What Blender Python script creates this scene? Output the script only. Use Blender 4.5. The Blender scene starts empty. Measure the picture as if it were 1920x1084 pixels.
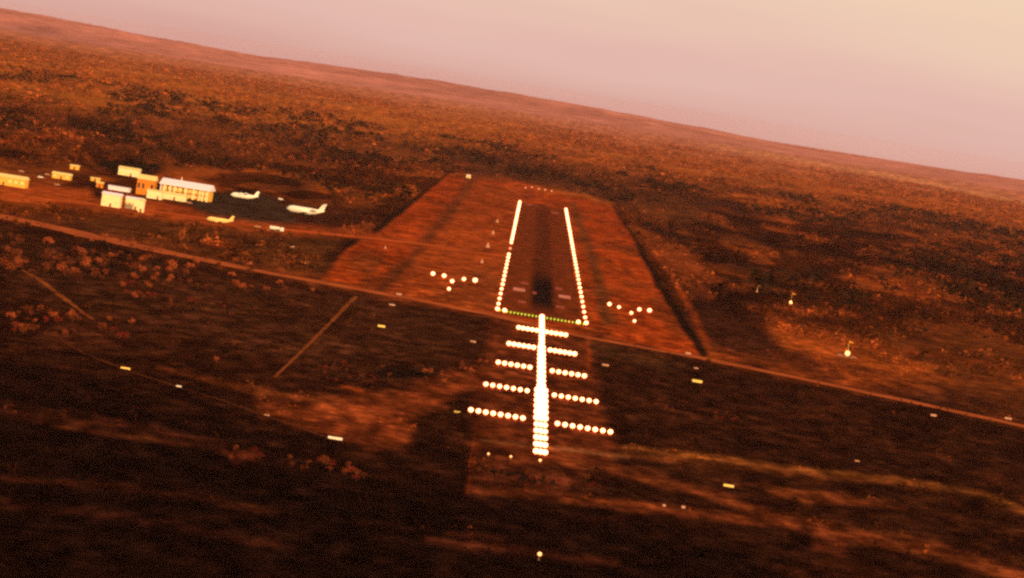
import bpy, bmesh, math, random
import numpy as np
from mathutils import Vector, Matrix

random.seed(7)
rng = np.random.default_rng(11)
S = bpy.context.scene
COL = S.collection
R = math.radians

# ------------------------------------------------------------------ camera
FPX = 8177.0            # focal length in pixels of the 1920 px wide picture
CAM_H = 125.0
ROLL, PITCH = 0.157, 0.046776
X0, Y0, RL = 18.4, 2382.6, 2260.0      # runway centreline, threshold, runway length
cam = bpy.data.cameras.new('camera')
cam.sensor_width = 36.0
cam.lens = 36.0 * FPX / 1920.0
cam.clip_start = 1.0
cam.clip_end = 90000.0
camo = bpy.data.objects.new('camera', cam)
COL.objects.link(camo)
camo.matrix_world = (Matrix.Translation((0, 0, CAM_H)) @ Matrix.Rotation(math.pi / 2 - PITCH, 4, 'X')
                     @ Matrix.Rotation(ROLL, 4, 'Z'))
S.camera = camo

# ------------------------------------------------------------------ world
SUN_EL, SUN_AZ = R(11.0), R(154.0)     # azimuth clockwise from +Y: behind the camera, to its right
W = bpy.data.worlds.new('World')
S.world = W
W.use_nodes = True
nt = W.node_tree
N, L = nt.nodes, nt.links
N.clear()
out = N.new('ShaderNodeOutputWorld')
bg = N.new('ShaderNodeBackground')
bg.inputs['Strength'].default_value = 1.0
sky = N.new('ShaderNodeTexSky')
sky.sky_type = 'NISHITA'
sky.sun_disc = False
sky.sun_elevation = SUN_EL
sky.sun_rotation = SUN_AZ
geo = N.new('ShaderNodeNewGeometry')
tc = N.new('ShaderNodeTexCoord')
sep = N.new('ShaderNodeSeparateXYZ')
L.new(tc.outputs['Generated'], sep.inputs[0])
nz = N.new('ShaderNodeTexNoise')
mp = N.new('ShaderNodeMapping')
mp.inputs['Scale'].default_value = (6, 6, 60)
L.new(tc.outputs['Generated'], mp.inputs[0])
L.new(mp.outputs[0], nz.inputs['Vector'])
nz.inputs['Scale'].default_value = 1.0
nz.inputs['Detail'].default_value = 3
m1 = N.new('ShaderNodeMath'); m1.operation = 'MULTIPLY_ADD'
m1.inputs[1].default_value = 0.032; m1.inputs[2].default_value = -0.016
L.new(nz.outputs[0], m1.inputs[0])
m2 = N.new('ShaderNodeMath'); m2.operation = 'ADD'
L.new(sep.outputs['Z'], m2.inputs[0]); L.new(m1.outputs[0], m2.inputs[1])
m3 = N.new('ShaderNodeMath'); m3.operation = 'MULTIPLY_ADD'     # a little more cream to the right
m3.inputs[1].default_value = 0.02; m3.inputs[2].default_value = 0.0
L.new(sep.outputs['X'], m3.inputs[0])
m4 = N.new('ShaderNodeMath'); m4.operation = 'ADD'
L.new(m2.outputs[0], m4.inputs[0]); L.new(m3.outputs[0], m4.inputs[1])
cr = N.new('ShaderNodeValToRGB')
mr = N.new('ShaderNodeMapRange')
mr.inputs['From Min'].default_value = -0.012
mr.inputs['From Max'].default_value = 0.10
L.new(m4.outputs[0], mr.inputs['Value'])
L.new(mr.outputs[0], cr.inputs[0])
els = cr.color_ramp.elements
SKYR = [(0.0, (0.60, 0.31, 0.28)), (0.10, (0.68, 0.375, 0.325)), (0.20, (0.74, 0.45, 0.40)),
        (0.34, (0.80, 0.55, 0.43)), (0.60, (0.85, 0.62, 0.43)), (1.0, (0.78, 0.56, 0.40))]
els[0].position = 0; els[0].color = (*SKYR[0][1], 1)
els[1].position = 1; els[1].color = (*SKYR[-1][1], 1)
for p, c in SKYR[1:-1]:
    e = els.new(p); e.color = (*c, 1)
sk = N.new('ShaderNodeMix'); sk.data_type = 'RGBA'; sk.blend_type = 'ADD'
sk.inputs[0].default_value = 0.01
L.new(cr.outputs[0], sk.inputs[6]); L.new(sky.outputs[0], sk.inputs[7])
L.new(sk.outputs[2], bg.inputs['Color'])
L.new(bg.outputs[0], out.inputs['Surface'])

# ------------------------------------------------------------------ sun
sl = bpy.data.lights.new('sun', 'SUN')
sl.energy = 4.8
sl.angle = R(0.6)
sl.color = (1.0, 0.58, 0.24)
slo = bpy.data.objects.new('sun', sl)
COL.objects.link(slo)
sd = Vector((math.sin(SUN_AZ) * math.cos(SUN_EL), math.cos(SUN_AZ) * math.cos(SUN_EL), math.sin(SUN_EL)))
slo.rotation_euler = sd.to_track_quat('Z', 'Y').to_euler()
slo.location = sd * 500

# ------------------------------------------------------------------ exposure and film
S.view_settings.view_transform = 'Standard'
S.view_settings.look = 'None'
S.view_settings.exposure = 0.0
S.view_settings.gamma = 1.0
S.view_settings.use_curve_mapping = False
S.cycles.use_denoising = False
S.cycles.pixel_filter_type = 'GAUSSIAN'
S.cycles.filter_width = 2.9
S.cycles.max_bounces = 5
S.cycles.diffuse_bounces = 2
S.cycles.volume_bounces = 0
S.cycles.sample_clamp_indirect = 2.0

# ================================================================== helpers
_c, _s = math.cos(ROLL), math.sin(ROLL)
_cp, _sp = math.cos(PITCH), math.sin(PITCH)

def to_px(X, Y, Z=0.0):
    z = Z - CAM_H
    fw = _cp * Y - _sp * z
    up = _sp * Y + _cp * z
    a = FPX * X / fw
    b = -FPX * up / fw
    return 960 + _c * a - _s * b, 542 + _s * a + _c * b

def ground_at(px, py):
    """ground point (metres) seen at a place measured in the photograph"""
    a = (px - 960) * _c + (py - 542) * _s
    b = -(px - 960) * _s + (py - 542) * _c
    dx, dy, dz = a / FPX, _cp - _sp * b / FPX, -_sp - _cp * b / FPX
    t = CAM_H / -dz
    return dx * t, dy * t

def mat(name, col, rough=0.9, emit=None, estr=0.0, var=0.0, vscale=0.5, spec=0.0):
    m = bpy.data.materials.new(name)
    m.use_nodes = True
    n, l = m.node_tree.nodes, m.node_tree.links
    b = n['Principled BSDF']
    b.inputs['Base Color'].default_value = (*col, 1)
    b.inputs['Roughness'].default_value = rough
    b.inputs['Specular IOR Level'].default_value = spec
    if var:
        t = n.new('ShaderNodeTexCoord'); z = n.new('ShaderNodeTexNoise')
        z.inputs['Scale'].default_value = vscale; z.inputs['Detail'].default_value = 5
        l.new(t.outputs['Object'], z.inputs['Vector'])
        r = n.new('ShaderNodeMapRange')
        r.inputs['From Min'].default_value = 0.3; r.inputs['From Max'].default_value = 0.7
        r.inputs['To Min'].default_value = 1 - var; r.inputs['To Max'].default_value = 1 + var
        l.new(z.outputs[0], r.inputs['Value'])
        v = n.new('ShaderNodeVectorMath'); v.operation = 'SCALE'
        v.inputs[0].default_value = col
        l.new(r.outputs[0], v.inputs['Scale'])
        l.new(v.outputs[0], b.inputs['Base Color'])
    if emit:
        b.inputs['Emission Color'].default_value = (*emit, 1)
        b.inputs['Emission Strength'].default_value = estr
    return m

def attr_mat(name, scales=(), rough=0.95):
    """base colour from the 'cover' attribute, broken up by noise of several sizes (metres)"""
    m = bpy.data.materials.new(name)
    m.use_nodes = True
    n, l = m.node_tree.nodes, m.node_tree.links
    b = n['Principled BSDF']
    b.inputs['Roughness'].default_value = rough
    b.inputs['Specular IOR Level'].default_value = 0.0
    a = n.new('ShaderNodeAttribute'); a.attribute_name = 'cover'
    cur = a.outputs['Color']
    g = n.new('ShaderNodeNewGeometry')
    for size, lo, hi in scales:
        z = n.new('ShaderNodeTexNoise'); z.inputs['Scale'].default_value = 1.0 / size
        z.inputs['Detail'].default_value = 3; z.inputs['Roughness'].default_value = 0.6
        l.new(g.outputs['Position'], z.inputs['Vector'])
        r = n.new('ShaderNodeMapRange')
        r.inputs['From Min'].default_value = 0.35; r.inputs['From Max'].default_value = 0.65
        r.inputs['To Min'].default_value = lo; r.inputs['To Max'].default_value = hi
        l.new(z.outputs[0], r.inputs['Value'])
        v = n.new('ShaderNodeVectorMath'); v.operation = 'SCALE'
        l.new(cur, v.inputs[0]); l.new(r.outputs[0], v.inputs['Scale'])
        cur = v.outputs[0]
    l.new(cur, b.inputs['Base Color'])
    return m

def link(name, me, m=None, parent=None, loc=None, rz=0.0):
    o = bpy.data.objects.new(name, me)
    COL.objects.link(o)
    if m is not None and me is not None and not me.materials:
        for q in (m if isinstance(m, (list, tuple)) else [m]):
            me.materials.append(q)
    if parent is not None:
        o.parent = parent
    if loc is not None:
        o.location = loc
    o.rotation_euler.z = rz
    return o

def tag(o, label=None, cat=None, group=None, kind=None):
    if label: o['label'] = label
    if cat: o['category'] = cat
    if group: o['group'] = group
    if kind: o['kind'] = kind
    return o

def thing(name, loc, label, cat, rz=0.0, group=None):
    return tag(link(name, None, loc=loc, rz=rz), label, cat, group)

def mesh_of(name, bm):
    me = bpy.data.meshes.new(name)
    bm.to_mesh(me); bm.free()
    return me

def bm_box(bm, x0, x1, y0, y1, z0, z1):
    vs = [bm.verts.new(p) for p in ((x0, y0, z0), (x1, y0, z0), (x1, y1, z0), (x0, y1, z0),
                                    (x0, y0, z1), (x1, y0, z1), (x1, y1, z1), (x0, y1, z1))]
    for f in ((0, 3, 2, 1), (4, 5, 6, 7), (0, 1, 5, 4), (1, 2, 6, 5), (2, 3, 7, 6), (3, 0, 4, 7)):
        bm.faces.new([vs[i] for i in f])

def box_mesh(name, *d):
    bm = bmesh.new(); bm_box(bm, *d)
    return mesh_of(name, bm)

def bm_tube(bm, pts, radii, n=8, cap=True):
    rings = []
    for i, p in enumerate(pts):
        p = Vector(p)
        d = (Vector(pts[min(i + 1, len(pts) - 1)]) - Vector(pts[max(i - 1, 0)])).normalized()
        a = d.orthogonal().normalized(); b = d.cross(a)
        rings.append([bm.verts.new(p + (a * math.cos(t) + b * math.sin(t)) * radii[i])
                      for t in [2 * math.pi * k / n for k in range(n)]])
    for i in range(len(rings) - 1):
        for k in range(n):
            bm.faces.new((rings[i][k], rings[i][(k + 1) % n], rings[i + 1][(k + 1) % n], rings[i + 1][k]))
    if cap:
        bm.faces.new(rings[0][::-1]); bm.faces.new(rings[-1])

def bm_ball(bm, c, r, sub=2, sz=1.0):
    bmesh.ops.create_icosphere(bm, subdivisions=sub, radius=1.0,
                               matrix=Matrix.Translation(c) @ Matrix.Diagonal((r, r, r * sz, 1)))

def prism(bm, prof, x0, x1):
    """profile in (y, z) extruded along x"""
    a = [bm.verts.new((x0, y, z)) for y, z in prof]
    b = [bm.verts.new((x1, y, z)) for y, z in prof]
    k = len(prof)
    bm.faces.new(a[::-1]); bm.faces.new(b)
    for i in range(k):
        bm.faces.new((a[i], a[(i + 1) % k], b[(i + 1) % k], b[i]))

ORD = ['zeroth', 'first', 'second', 'third', 'fourth', 'fifth', 'sixth', 'seventh', 'eighth', 'ninth', 'tenth',
       'eleventh', 'twelfth', 'thirteenth', 'fourteenth', 'fifteenth', 'sixteenth', 'seventeenth', 'eighteenth',
       'nineteenth', 'twentieth']
TENS = {2: ('twenty', 'twentieth'), 3: ('thirty', 'thirtieth'), 4: ('forty', 'fortieth')}
def ordinal(n):
    if n <= 20: return ORD[n]
    t, u = divmod(n, 10)
    return TENS[t][1] if u == 0 else TENS[t][0] + '-' + ORD[u]

# value noise in numpy
_T = rng.random((256, 256))
def vnoise(x, y):
    xi = np.floor(x).astype(np.int64); yi = np.floor(y).astype(np.int64)
    fx = x - xi; fy = y - yi
    fx = fx * fx * (3 - 2 * fx); fy = fy * fy * (3 - 2 * fy)
    g = lambda a, b: _T[a & 255, b & 255]
    return ((g(xi, yi) * (1 - fx) + g(xi + 1, yi) * fx) * (1 - fy)
            + (g(xi, yi + 1) * (1 - fx) + g(xi + 1, yi + 1) * fx) * fy)
def fbm(x, y, o=4):
    r = 0; a = 0.5; t = 0
    for i in range(o):
        r = r + a * vnoise(x * 2 ** i + 17.3 * i, y * 2 ** i + 5.1 * i); t += a; a *= 0.5
    return r / t

# ================================================================== ground colour
# outlines measured in the photograph; they are turned into patches on the ground
def sd_poly(px, py, P):
    """signed distance to polygon, negative inside"""
    d = np.full(px.shape, 1e9); ins = np.zeros(px.shape, bool)
    n = len(P)
    for i in range(n):
        x1, y1 = P[i]; x2, y2 = P[(i + 1) % n]
        ex, ey = x2 - x1, y2 - y1
        t = np.clip(((px - x1) * ex + (py - y1) * ey) / (ex * ex + ey * ey), 0, 1)
        d = np.minimum(d, np.hypot(px - x1 - t * ex, py - y1 - t * ey))
        c = ((y1 > py) != (y2 > py)) & (px < (x2 - x1) * (py - y1) / ((y2 - y1) or 1e-9) + x1)
        ins ^= c
    return np.where(ins, -d, d)

def d_line(px, py, P):
    """distance to polyline with a width per point; returns distance minus half width"""
    d = np.full(px.shape, 1e9)
    for i in range(len(P) - 1):
        x1, y1, w1 = P[i]; x2, y2, w2 = P[i + 1]
        ex, ey = x2 - x1, y2 - y1
        t = np.clip(((px - x1) * ex + (py - y1) * ey) / (ex * ex + ey * ey), 0, 1)
        d = np.minimum(d, np.hypot(px - x1 - t * ex, py - y1 - t * ey) - 0.5 * (w1 + (w2 - w1) * t))
    return d

ORANGE = (0.27, 0.039, 0.005)
RUST = (0.24, 0.040, 0.006)
BROWN = (0.155, 0.030, 0.006)
OLIVE = (0.10, 0.040, 0.008)
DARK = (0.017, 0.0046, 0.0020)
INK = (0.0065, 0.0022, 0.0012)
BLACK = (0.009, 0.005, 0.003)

STRIP = [(835, 326), (880, 338), (985, 343), (1150, 383), (1186, 440), (1234, 535), (1283, 612), (1325, 672), (1100, 630),
         (930, 592), (740, 558), (605, 522), (640, 470), (700, 437)]
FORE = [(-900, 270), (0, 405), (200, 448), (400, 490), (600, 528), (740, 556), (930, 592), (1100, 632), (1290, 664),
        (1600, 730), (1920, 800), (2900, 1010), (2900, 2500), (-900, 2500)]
# (kind, points, softness px, warp px, colour, strength)
COVER = [
    ('p', [(-400, 10), (0, 75), (300, 120), (700, 190), (1000, 240), (800, 290), (300, 240), (0, 190), (-400, 150)], 30, 14, (0.36, 0.10, 0.013), 0.75),
    ('p', [(0, 170), (200, 210), (480, 225), (700, 250), (900, 290), (760, 310), (500, 300), (220, 290), (0, 240)], 18, 14, (0.12, 0.03, 0.008), 0.7),
    ('l', [(130, 225, 16), (210, 245, 26)], 8, 8, BLACK, 0.8),
    ('l', [(0, 205, 10), (60, 215, 14)], 6, 6, DARK, 0.7),
    ('l', [(330, 228, 6), (420, 232, 10)], 6, 6, DARK, 0.8),
    ('l', [(0, 268, 4), (60, 258, 5), (120, 256, 4)], 3, 2, ORANGE, 0.9),
    ('l', [(90, 275, 4), (150, 303, 6), (185, 325, 4)], 3, 2, DARK, 0.9),
    ('p', [(860, 285), (1000, 290), (1150, 330), (1330, 380), (1300, 440), (1180, 400), (1000, 345), (880, 330)], 14, 10, (0.07, 0.022, 0.007), 0.75),
    ('p', FORE, 12, 10, (0.022, 0.0062, 0.0025), 0.97),  # darker ground colour everywhere below the road
    ('p', [(-900, 560), (0, 660), (300, 730), (620, 850), (1000, 905), (1400, 985), (1500, 1030), (1400, 1300), (-900, 1300)], 70, 30, INK, 0.92),  # ground colour darkens further across the bottom and lower left
    ('p', STRIP, 4, 7, ORANGE, 1.0),
    ('p', [(985, 352), (880, 348), (790, 470), (700, 548), (930, 590), (975, 380)], 12, 10, (0.27, 0.05, 0.009), 0.75),
    ('p', [(880, 500), (800, 560), (930, 590), (950, 480)], 14, 8, (0.15, 0.036, 0.008), 0.6),
    ('l', [(886, 340, 14), (862, 372, 17), (832, 410, 20), (792, 455, 20)], 7, 5, (0.11, 0.028, 0.008), 0.85),
    ('l', [(782, 472, 12), (742, 515, 22), (712, 545, 18)], 7, 5, (0.09, 0.024, 0.007), 0.85),
    ('l', [(722, 478, 5), (690, 520, 8)], 4, 4, (0.18, 0.04, 0.008), 0.6),
    ('p', [(672, 478), (720, 478), (700, 515), (655, 510)], 8, 6, (0.16, 0.04, 0.009), 0.6),
    ('l', [(1073, 385, 10), (1098, 450, 15), (1122, 520, 20), (1138, 600, 24)], 6, 4, (0.10, 0.032, 0.008), 0.85),
    ('l', [(1000, 352, 8), (1100, 368, 8), (1150, 385, 5)], 5, 4, (0.36, 0.085, 0.012), 0.7),
    ('l', [(1168, 388, 4), (1205, 435, 5), (1255, 515, 8), (1300, 590, 10), (1325, 640, 10)], 4, 3, RUST, 0.8),
    ('l', [(1150, 386, 4), (1188, 445, 8), (1236, 535, 13), (1285, 610, 16), (1318, 662, 16)], 3, 3, BLACK, 0.97),
    ('p', [(1180, 405), (1300, 455), (1330, 560), (1260, 510), (1200, 440)], 12, 10, (0.22, 0.045, 0.009), 0.7),
    ('l', [(1195, 418, 10), (1245, 438, 18), (1290, 455, 16)], 6, 6, BLACK, 0.85),
    ('l', [(1290, 428, 10), (1345, 446, 14)], 6, 5, DARK, 0.85),
    ('l', [(1335, 512, 10), (1385, 528, 14)], 6, 5, DARK, 0.8),
    ('l', [(1200, 345, 4), (1270, 357, 7), (1310, 365, 4)], 4, 4, DARK, 0.8),
    ('l', [(1490, 425, 4), (1600, 447, 8)], 4, 4, DARK, 0.7),
    ('l', [(838, 326, 5), (765, 385, 9), (702, 434, 12)], 2.5, 2, BLACK, 0.97),
    ('l', [(672, 447, 8), (642, 464, 14), (602, 502, 14)], 3, 3, BLACK, 0.97),
    ('p', [(600, 445), (665, 448), (600, 520), (520, 500)], 8, 8, DARK, 0.6),
    ('p', [(250, 400), (400, 418), (650, 440), (600, 520), (400, 485), (200, 442), (60, 410)], 12, 10, (0.085, 0.026, 0.007), 0.8),
    ('l', [(390, 458, 5), (430, 463, 9)], 4, 4, RUST, 0.8),
    ('p', [(0, 345), (180, 352), (330, 385), (540, 418), (690, 437), (800, 455), (700, 446), (520, 440), (330, 415), (180, 392), (0, 372)], 6, 6, (0.29, 0.052, 0.009), 0.8),
    ('p', [(330, 372), (420, 362), (500, 366), (545, 395), (560, 418), (480, 418), (390, 403)], 5, 5, (0.035, 0.02, 0.012), 0.95),
    ('p', [(168, 300), (250, 296), (300, 318), (282, 330), (215, 325)], 5, 5, BLACK, 0.95),
    ('p', [(130, 325), (165, 325), (182, 345), (160, 352), (120, 340)], 6, 5, DARK, 0.8),
    ('p', [(170, 345), (190, 345), (192, 372), (172, 368)], 4, 3, BLACK, 0.9),
    ('l', [(550, 375, 3), (490, 352, 3)], 3, 3, RUST, 0.6),
    # right hand side
    ('p', [(1443, 588), (1500, 618), (1600, 645), (1560, 668), (1475, 652), (1440, 622)], 8, 8, (0.32, 0.065, 0.010), 0.85),
    ('l', [(1400, 575, 5), (1445, 588, 8)], 4, 4, RUST, 0.7),
    ('l', [(1590, 518, 8), (1680, 536, 14), (1755, 560, 8)], 6, 5, RUST, 0.8),
    ('l', [(1470, 580, 4), (1540, 588, 4)], 3, 3, RUST, 0.7),
    ('l', [(1525, 665, 5), (1550, 692, 5)], 3, 3, RUST, 0.7),
    ('p', [(1470, 590), (1600, 600), (1640, 640), (1580, 628), (1500, 606)], 8, 8, DARK, 0.45),
    ('l', [(1600, 645, 5), (1720, 660, 5), (1900, 690, 6)], 5, 5, RUST, 0.5),
    ('l', [(1560, 515, 2), (1680, 580, 2)], 2, 2, RUST, 0.6),
    ('l', [(1330, 273, 2), (1420, 287, 4), (1560, 312, 5), (1700, 336, 6), (1920, 380, 7), (2200, 430, 8)], 4, 3, (0.52, 0.22, 0.09), 0.8),
    ('l', [(960, 262, 3), (1200, 300, 4), (1450, 345, 4)], 5, 5, (0.36, 0.12, 0.03), 0.35),
    # approach strip and foreground
    ('p', [(925, 590), (1105, 628), (1112, 700), (1130, 780), (1155, 835), (1145, 868), (1010, 875), (880, 868), (885, 770), (905, 690)], 12, 10, (0.105, 0.022, 0.006), 0.85),
    ('l', [(1102, 632, 8), (1104, 690, 5)], 4, 3, RUST, 0.8),
    ('p', [(880, 860), (1010, 872), (1090, 890), (1050, 925), (960, 905), (880, 925)], 10, 8, (0.075, 0.017, 0.007), 0.85),
    ('l', [(893, 800, 3), (884, 860, 4), (878, 925, 4)], 3, 2, RUST, 0.55),
    ('l', [(990, 880, 3), (988, 915, 4)], 3, 2, RUST, 0.4),
    ('p', [(560, 760), (640, 745), (760, 735), (790, 718), (880, 690), (930, 690), (900, 720), (830, 755), (780, 775), (765, 830), (700, 842), (600, 808), (500, 778), (480, 755)], 12, 12, (0.165, 0.033, 0.008), 0.85),
    ('l', [(300, 688, 5), (400, 715, 10), (500, 738, 14), (620, 752, 16)], 6, 7, (0.15, 0.036, 0.009), 0.75),
    ('l', [(640, 725, 5), (680, 735, 6)], 4, 4, RUST, 0.8),
    ('p', [(700, 690), (840, 688), (800, 708), (720, 712)], 6, 5, BLACK, 0.9),
    ('l', [(900, 825, 3), (1010, 836, 6), (1120, 850, 7), (1180, 858, 4)], 3, 3, (0.24, 0.085, 0.03), 0.75),
    ('l', [(1170, 838, 6), (1300, 856, 11), (1500, 880, 9), (1700, 902, 9), (1850, 930, 8), (1960, 975, 8)], 5, 4, (0.19, 0.058, 0.011), 0.85),
    ('l', [(1160, 850, 5), (1500, 892, 8), (1750, 912, 5)], 5, 5, (0.13, 0.035, 0.008), 0.7),
    ('l', [(1060, 868, 12), (1180, 885, 14), (1290, 915, 14), (1400, 950, 14), (1560, 1000, 22), (1720, 1025, 26), (1850, 1062, 22), (2000, 1110, 22)], 8, 5, (0.15, 0.034, 0.009), 0.85),
    ('l', [(880, 918, 8), (1010, 926, 12), (1200, 950, 16), (1400, 975, 14), (1560, 985, 10)], 7, 5, (0.14, 0.03, 0.008), 0.8),
    ('p', [(1430, 910), (1600, 928), (1700, 955), (1560, 945), (1450, 930)], 6, 5, (0.16, 0.038, 0.009), 0.7),
    ('p', [(1520, 990), (1590, 1000), (1580, 1040), (1530, 1030)], 8, 8, (0.12, 0.026, 0.009), 0.6),
    ('l', [(-40, 758, 10), (150, 790, 16), (290, 806, 2), (420, 836, 1)], 14, 16, (0.085, 0.02, 0.008), 0.7),
    ('l', [(100, 800, 4), (240, 818, 8), (380, 835, 4)], 5, 5, (0.10, 0.025, 0.008), 0.6),
    ('l', [(-40, 893, 3), (220, 915, 6), (420, 945, 1), (520, 962, 0)], 8, 10, (0.085, 0.02, 0.008), 0.55),
    ('l', [(0, 945, 6), (150, 960, 8), (330, 985, 6), (560, 1030, 0)], 12, 14, (0.05, 0.012, 0.006), 0.6),
    ('l', [(800, 1015, 8), (960, 1030, 12), (1150, 1055, 10)], 8, 8, (0.06, 0.014, 0.006), 0.7),
    ('l', [(840, 998, 5), (940, 1010, 7)], 5, 5, (0.075, 0.017, 0.007), 0.7),
    ('p', [(405, 850), (480, 840), (505, 858), (440, 868)], 6, 6, (0.09, 0.018, 0.008), 0.6),
    ('p', [(0, 430), (300, 490), (620, 548), (900, 600), (900, 660), (600, 690), (400, 640), (200, 600), (0, 560)], 20, 12, (0.048, 0.015, 0.006), 0.6),
    ('p', [(20, 610), (230, 600), (220, 650), (20, 655)], 14, 8, (0.06, 0.016, 0.006), 0.6),
    ('l', [(150, 560, 4), (260, 572, 4), (460, 585, 5)], 3, 4, (0.085, 0.03, 0.009), 0.6),
    ('p', [(1100, 640), (1300, 680), (1280, 700), (1110, 665)], 10, 6, (0.05, 0.018, 0.006), 0.7),
]

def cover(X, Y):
    """ground colour at given points, with haze pink mixed in far out"""
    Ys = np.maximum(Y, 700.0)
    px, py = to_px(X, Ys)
    w1 = fbm(px / 38, py / 13, 4) - 0.5
    w2 = fbm(px / 31 + 50, py / 12 + 9, 4) - 0.5
    big = fbm(X / 420.0 + 3, Y / 1500.0, 4)
    med = fbm(X / 70.0 + 11, Y / 420.0 + 4, 4)
    fin = fbm(X / 13.0 + 7, Y / 90.0, 3)
    t = np.clip((med - 0.36) / 0.28, 0, 1)[:, None]
    base = np.array(DARK) * 2.6 * (1 - t) + np.array((0.20, 0.040, 0.006)) * t
    t2 = np.clip((big - 0.42) / 0.2, 0, 1)[:, None]
    base = base * (1 - 0.35 * t2) + np.array((0.25, 0.060, 0.008)) * 0.35 * t2
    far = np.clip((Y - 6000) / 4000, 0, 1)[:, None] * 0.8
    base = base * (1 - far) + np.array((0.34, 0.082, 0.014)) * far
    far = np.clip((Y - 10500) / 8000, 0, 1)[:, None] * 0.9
    base = base * (1 - far) + np.array((0.42, 0.15, 0.09)) * far  # distance haze painted into the colour of the far plain
    cl = np.clip((fbm(X / 38.0 + 31, Y / 240.0 + 8, 4) - 0.44) / 0.10, 0, 1) * np.clip((Y - 2500) / 700, 0, 1) * np.clip((9500 - Y) / 4000, 0, 1)
    base = base * (1 - 0.74 * cl[:, None])
    gp = fbm(X / 16.0 + 60, Y / 130.0 + 2, 4)
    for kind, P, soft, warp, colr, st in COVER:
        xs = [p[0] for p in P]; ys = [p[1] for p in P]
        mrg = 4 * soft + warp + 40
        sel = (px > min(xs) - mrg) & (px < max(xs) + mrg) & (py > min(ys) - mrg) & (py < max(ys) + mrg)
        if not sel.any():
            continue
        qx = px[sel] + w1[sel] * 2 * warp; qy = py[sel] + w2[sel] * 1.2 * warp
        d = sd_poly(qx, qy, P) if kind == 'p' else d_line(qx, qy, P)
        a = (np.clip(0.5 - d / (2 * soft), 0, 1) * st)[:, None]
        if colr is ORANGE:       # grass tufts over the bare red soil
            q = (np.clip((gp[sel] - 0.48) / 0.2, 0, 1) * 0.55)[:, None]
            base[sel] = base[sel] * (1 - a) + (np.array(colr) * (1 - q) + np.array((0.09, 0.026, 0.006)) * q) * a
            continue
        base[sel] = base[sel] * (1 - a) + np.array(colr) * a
    fin2 = fbm(X / 5.5 + 3, Y / 17.0, 4)
    near = np.clip((3200 - Y) / 1500, 0, 1)
    br = (0.55 + 0.9 * fin) * (0.75 + 0.5 * med) * np.exp((1.3 + 1.7 * near) * (fin2 - 0.5))
    return base * br[:, None]

# ------------------------------------------------------------------ ground sheet
rows = np.concatenate([np.linspace(-4000, 850, 8)[:-1], FPX * CAM_H / np.linspace(FPX * CAM_H / 850, FPX * CAM_H / 9000, 560),
                       FPX * CAM_H / np.linspace(FPX * CAM_H / 9000, FPX * CAM_H / 31000, 60)[1:]])
sv = np.linspace(-1, 1, 561)
lat = 0.150 * sv + 1.6 * sv ** 11
Yg = np.repeat(rows, len(sv))
Xg = (np.maximum(np.abs(rows), 900.0)[:, None] * lat[None, :]).ravel()
nr, ncol = len(rows), len(sv)

def fast_mesh(name, verts, faces, k, colors=None):
    me = bpy.data.meshes.new(name)
    me.vertices.add(len(verts)); me.vertices.foreach_set('co', verts.astype(np.float32).ravel())
    nf = len(faces)
    me.loops.add(nf * k); me.loops.foreach_set('vertex_index', faces.astype(np.int32).ravel())
    me.polygons.add(nf)
    me.polygons.foreach_set('loop_start', np.arange(0, nf * k, k, dtype=np.int32))
    me.update(calc_edges=True)
    if colors is not None:
        a = me.color_attributes.new('cover', 'FLOAT_COLOR', 'POINT')
        c4 = np.ones((len(verts), 4), np.float32); c4[:, :3] = colors
        a.data.foreach_set('color', c4.ravel())
    return me

ii = np.arange(nr - 1)[:, None] * ncol + np.arange(ncol - 1)[None, :]
F = np.stack([ii, ii + 1, ii + 1 + ncol, ii + ncol], -1).reshape(-1, 4)
Zg = np.zeros_like(Xg)
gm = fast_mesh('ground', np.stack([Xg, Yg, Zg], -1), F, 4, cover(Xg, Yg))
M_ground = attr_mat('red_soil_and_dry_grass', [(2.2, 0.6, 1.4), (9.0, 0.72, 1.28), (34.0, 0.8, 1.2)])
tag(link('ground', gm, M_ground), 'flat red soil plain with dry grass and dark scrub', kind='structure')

# low ranges on the horizon
prof_px = [(-600, 40), (0, 90), (250, 67), (500, 50), (740, 67), (960, 66), (1260, 44), (1510, 10), (1660, 20), (1920, 30), (2600, 34)]
ang = np.linspace(-0.5, 0.5, 900)
pxa = 960 + ang * FPX * _c + 370 * 0.157
hp = np.interp(pxa, [p[0] for p in prof_px], [p[1] for p in prof_px])
hp = hp + 13 * (fbm(pxa / 60, pxa * 0 + 3, 5) - 0.5) + 7 * (fbm(pxa / 9, pxa * 0 + 9, 3) - 0.5)
hp = np.maximum(hp, 3)
dep = np.linspace(0, 1, 14)
prf = np.sin(np.pi * dep / 1.6) ** 1.4
prf[-1] = 0.15
HX = []; 
for j, d_ in enumerate(dep):
    Yr = 19500 + 7000 * d_ + 600 * (fbm(pxa / 90 + 2 * j, pxa * 0 + j, 3) - 0.5)
    wob = 0.75 + 0.5 * fbm(pxa / 45 + j * 0.35, pxa * 0 + j * 0.6, 4) if 0 < j < 9 else 1.0
    HX.append(np.stack([ang * Yr, Yr, hp * prf[j] * wob - 0.5], -1))
HV = np.concatenate(HX); nc2 = len(ang)
ii = np.arange(len(dep) - 1)[:, None] * nc2 + np.arange(nc2 - 1)[None, :]
HF = np.stack([ii, ii + 1, ii + 1 + nc2, ii + nc2], -1).reshape(-1, 4)
hn = fbm(HV[:, 0] / 300, HV[:, 1] / 700, 4)[:, None]
hc = np.array((0.46, 0.17, 0.13)) * (0.5 + hn)  # pink of the haze put into the hills' own colour
hme = fast_mesh('hills', HV, HF, 4, hc)
hme.polygons.foreach_set('use_smooth', [True] * len(HF))
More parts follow.
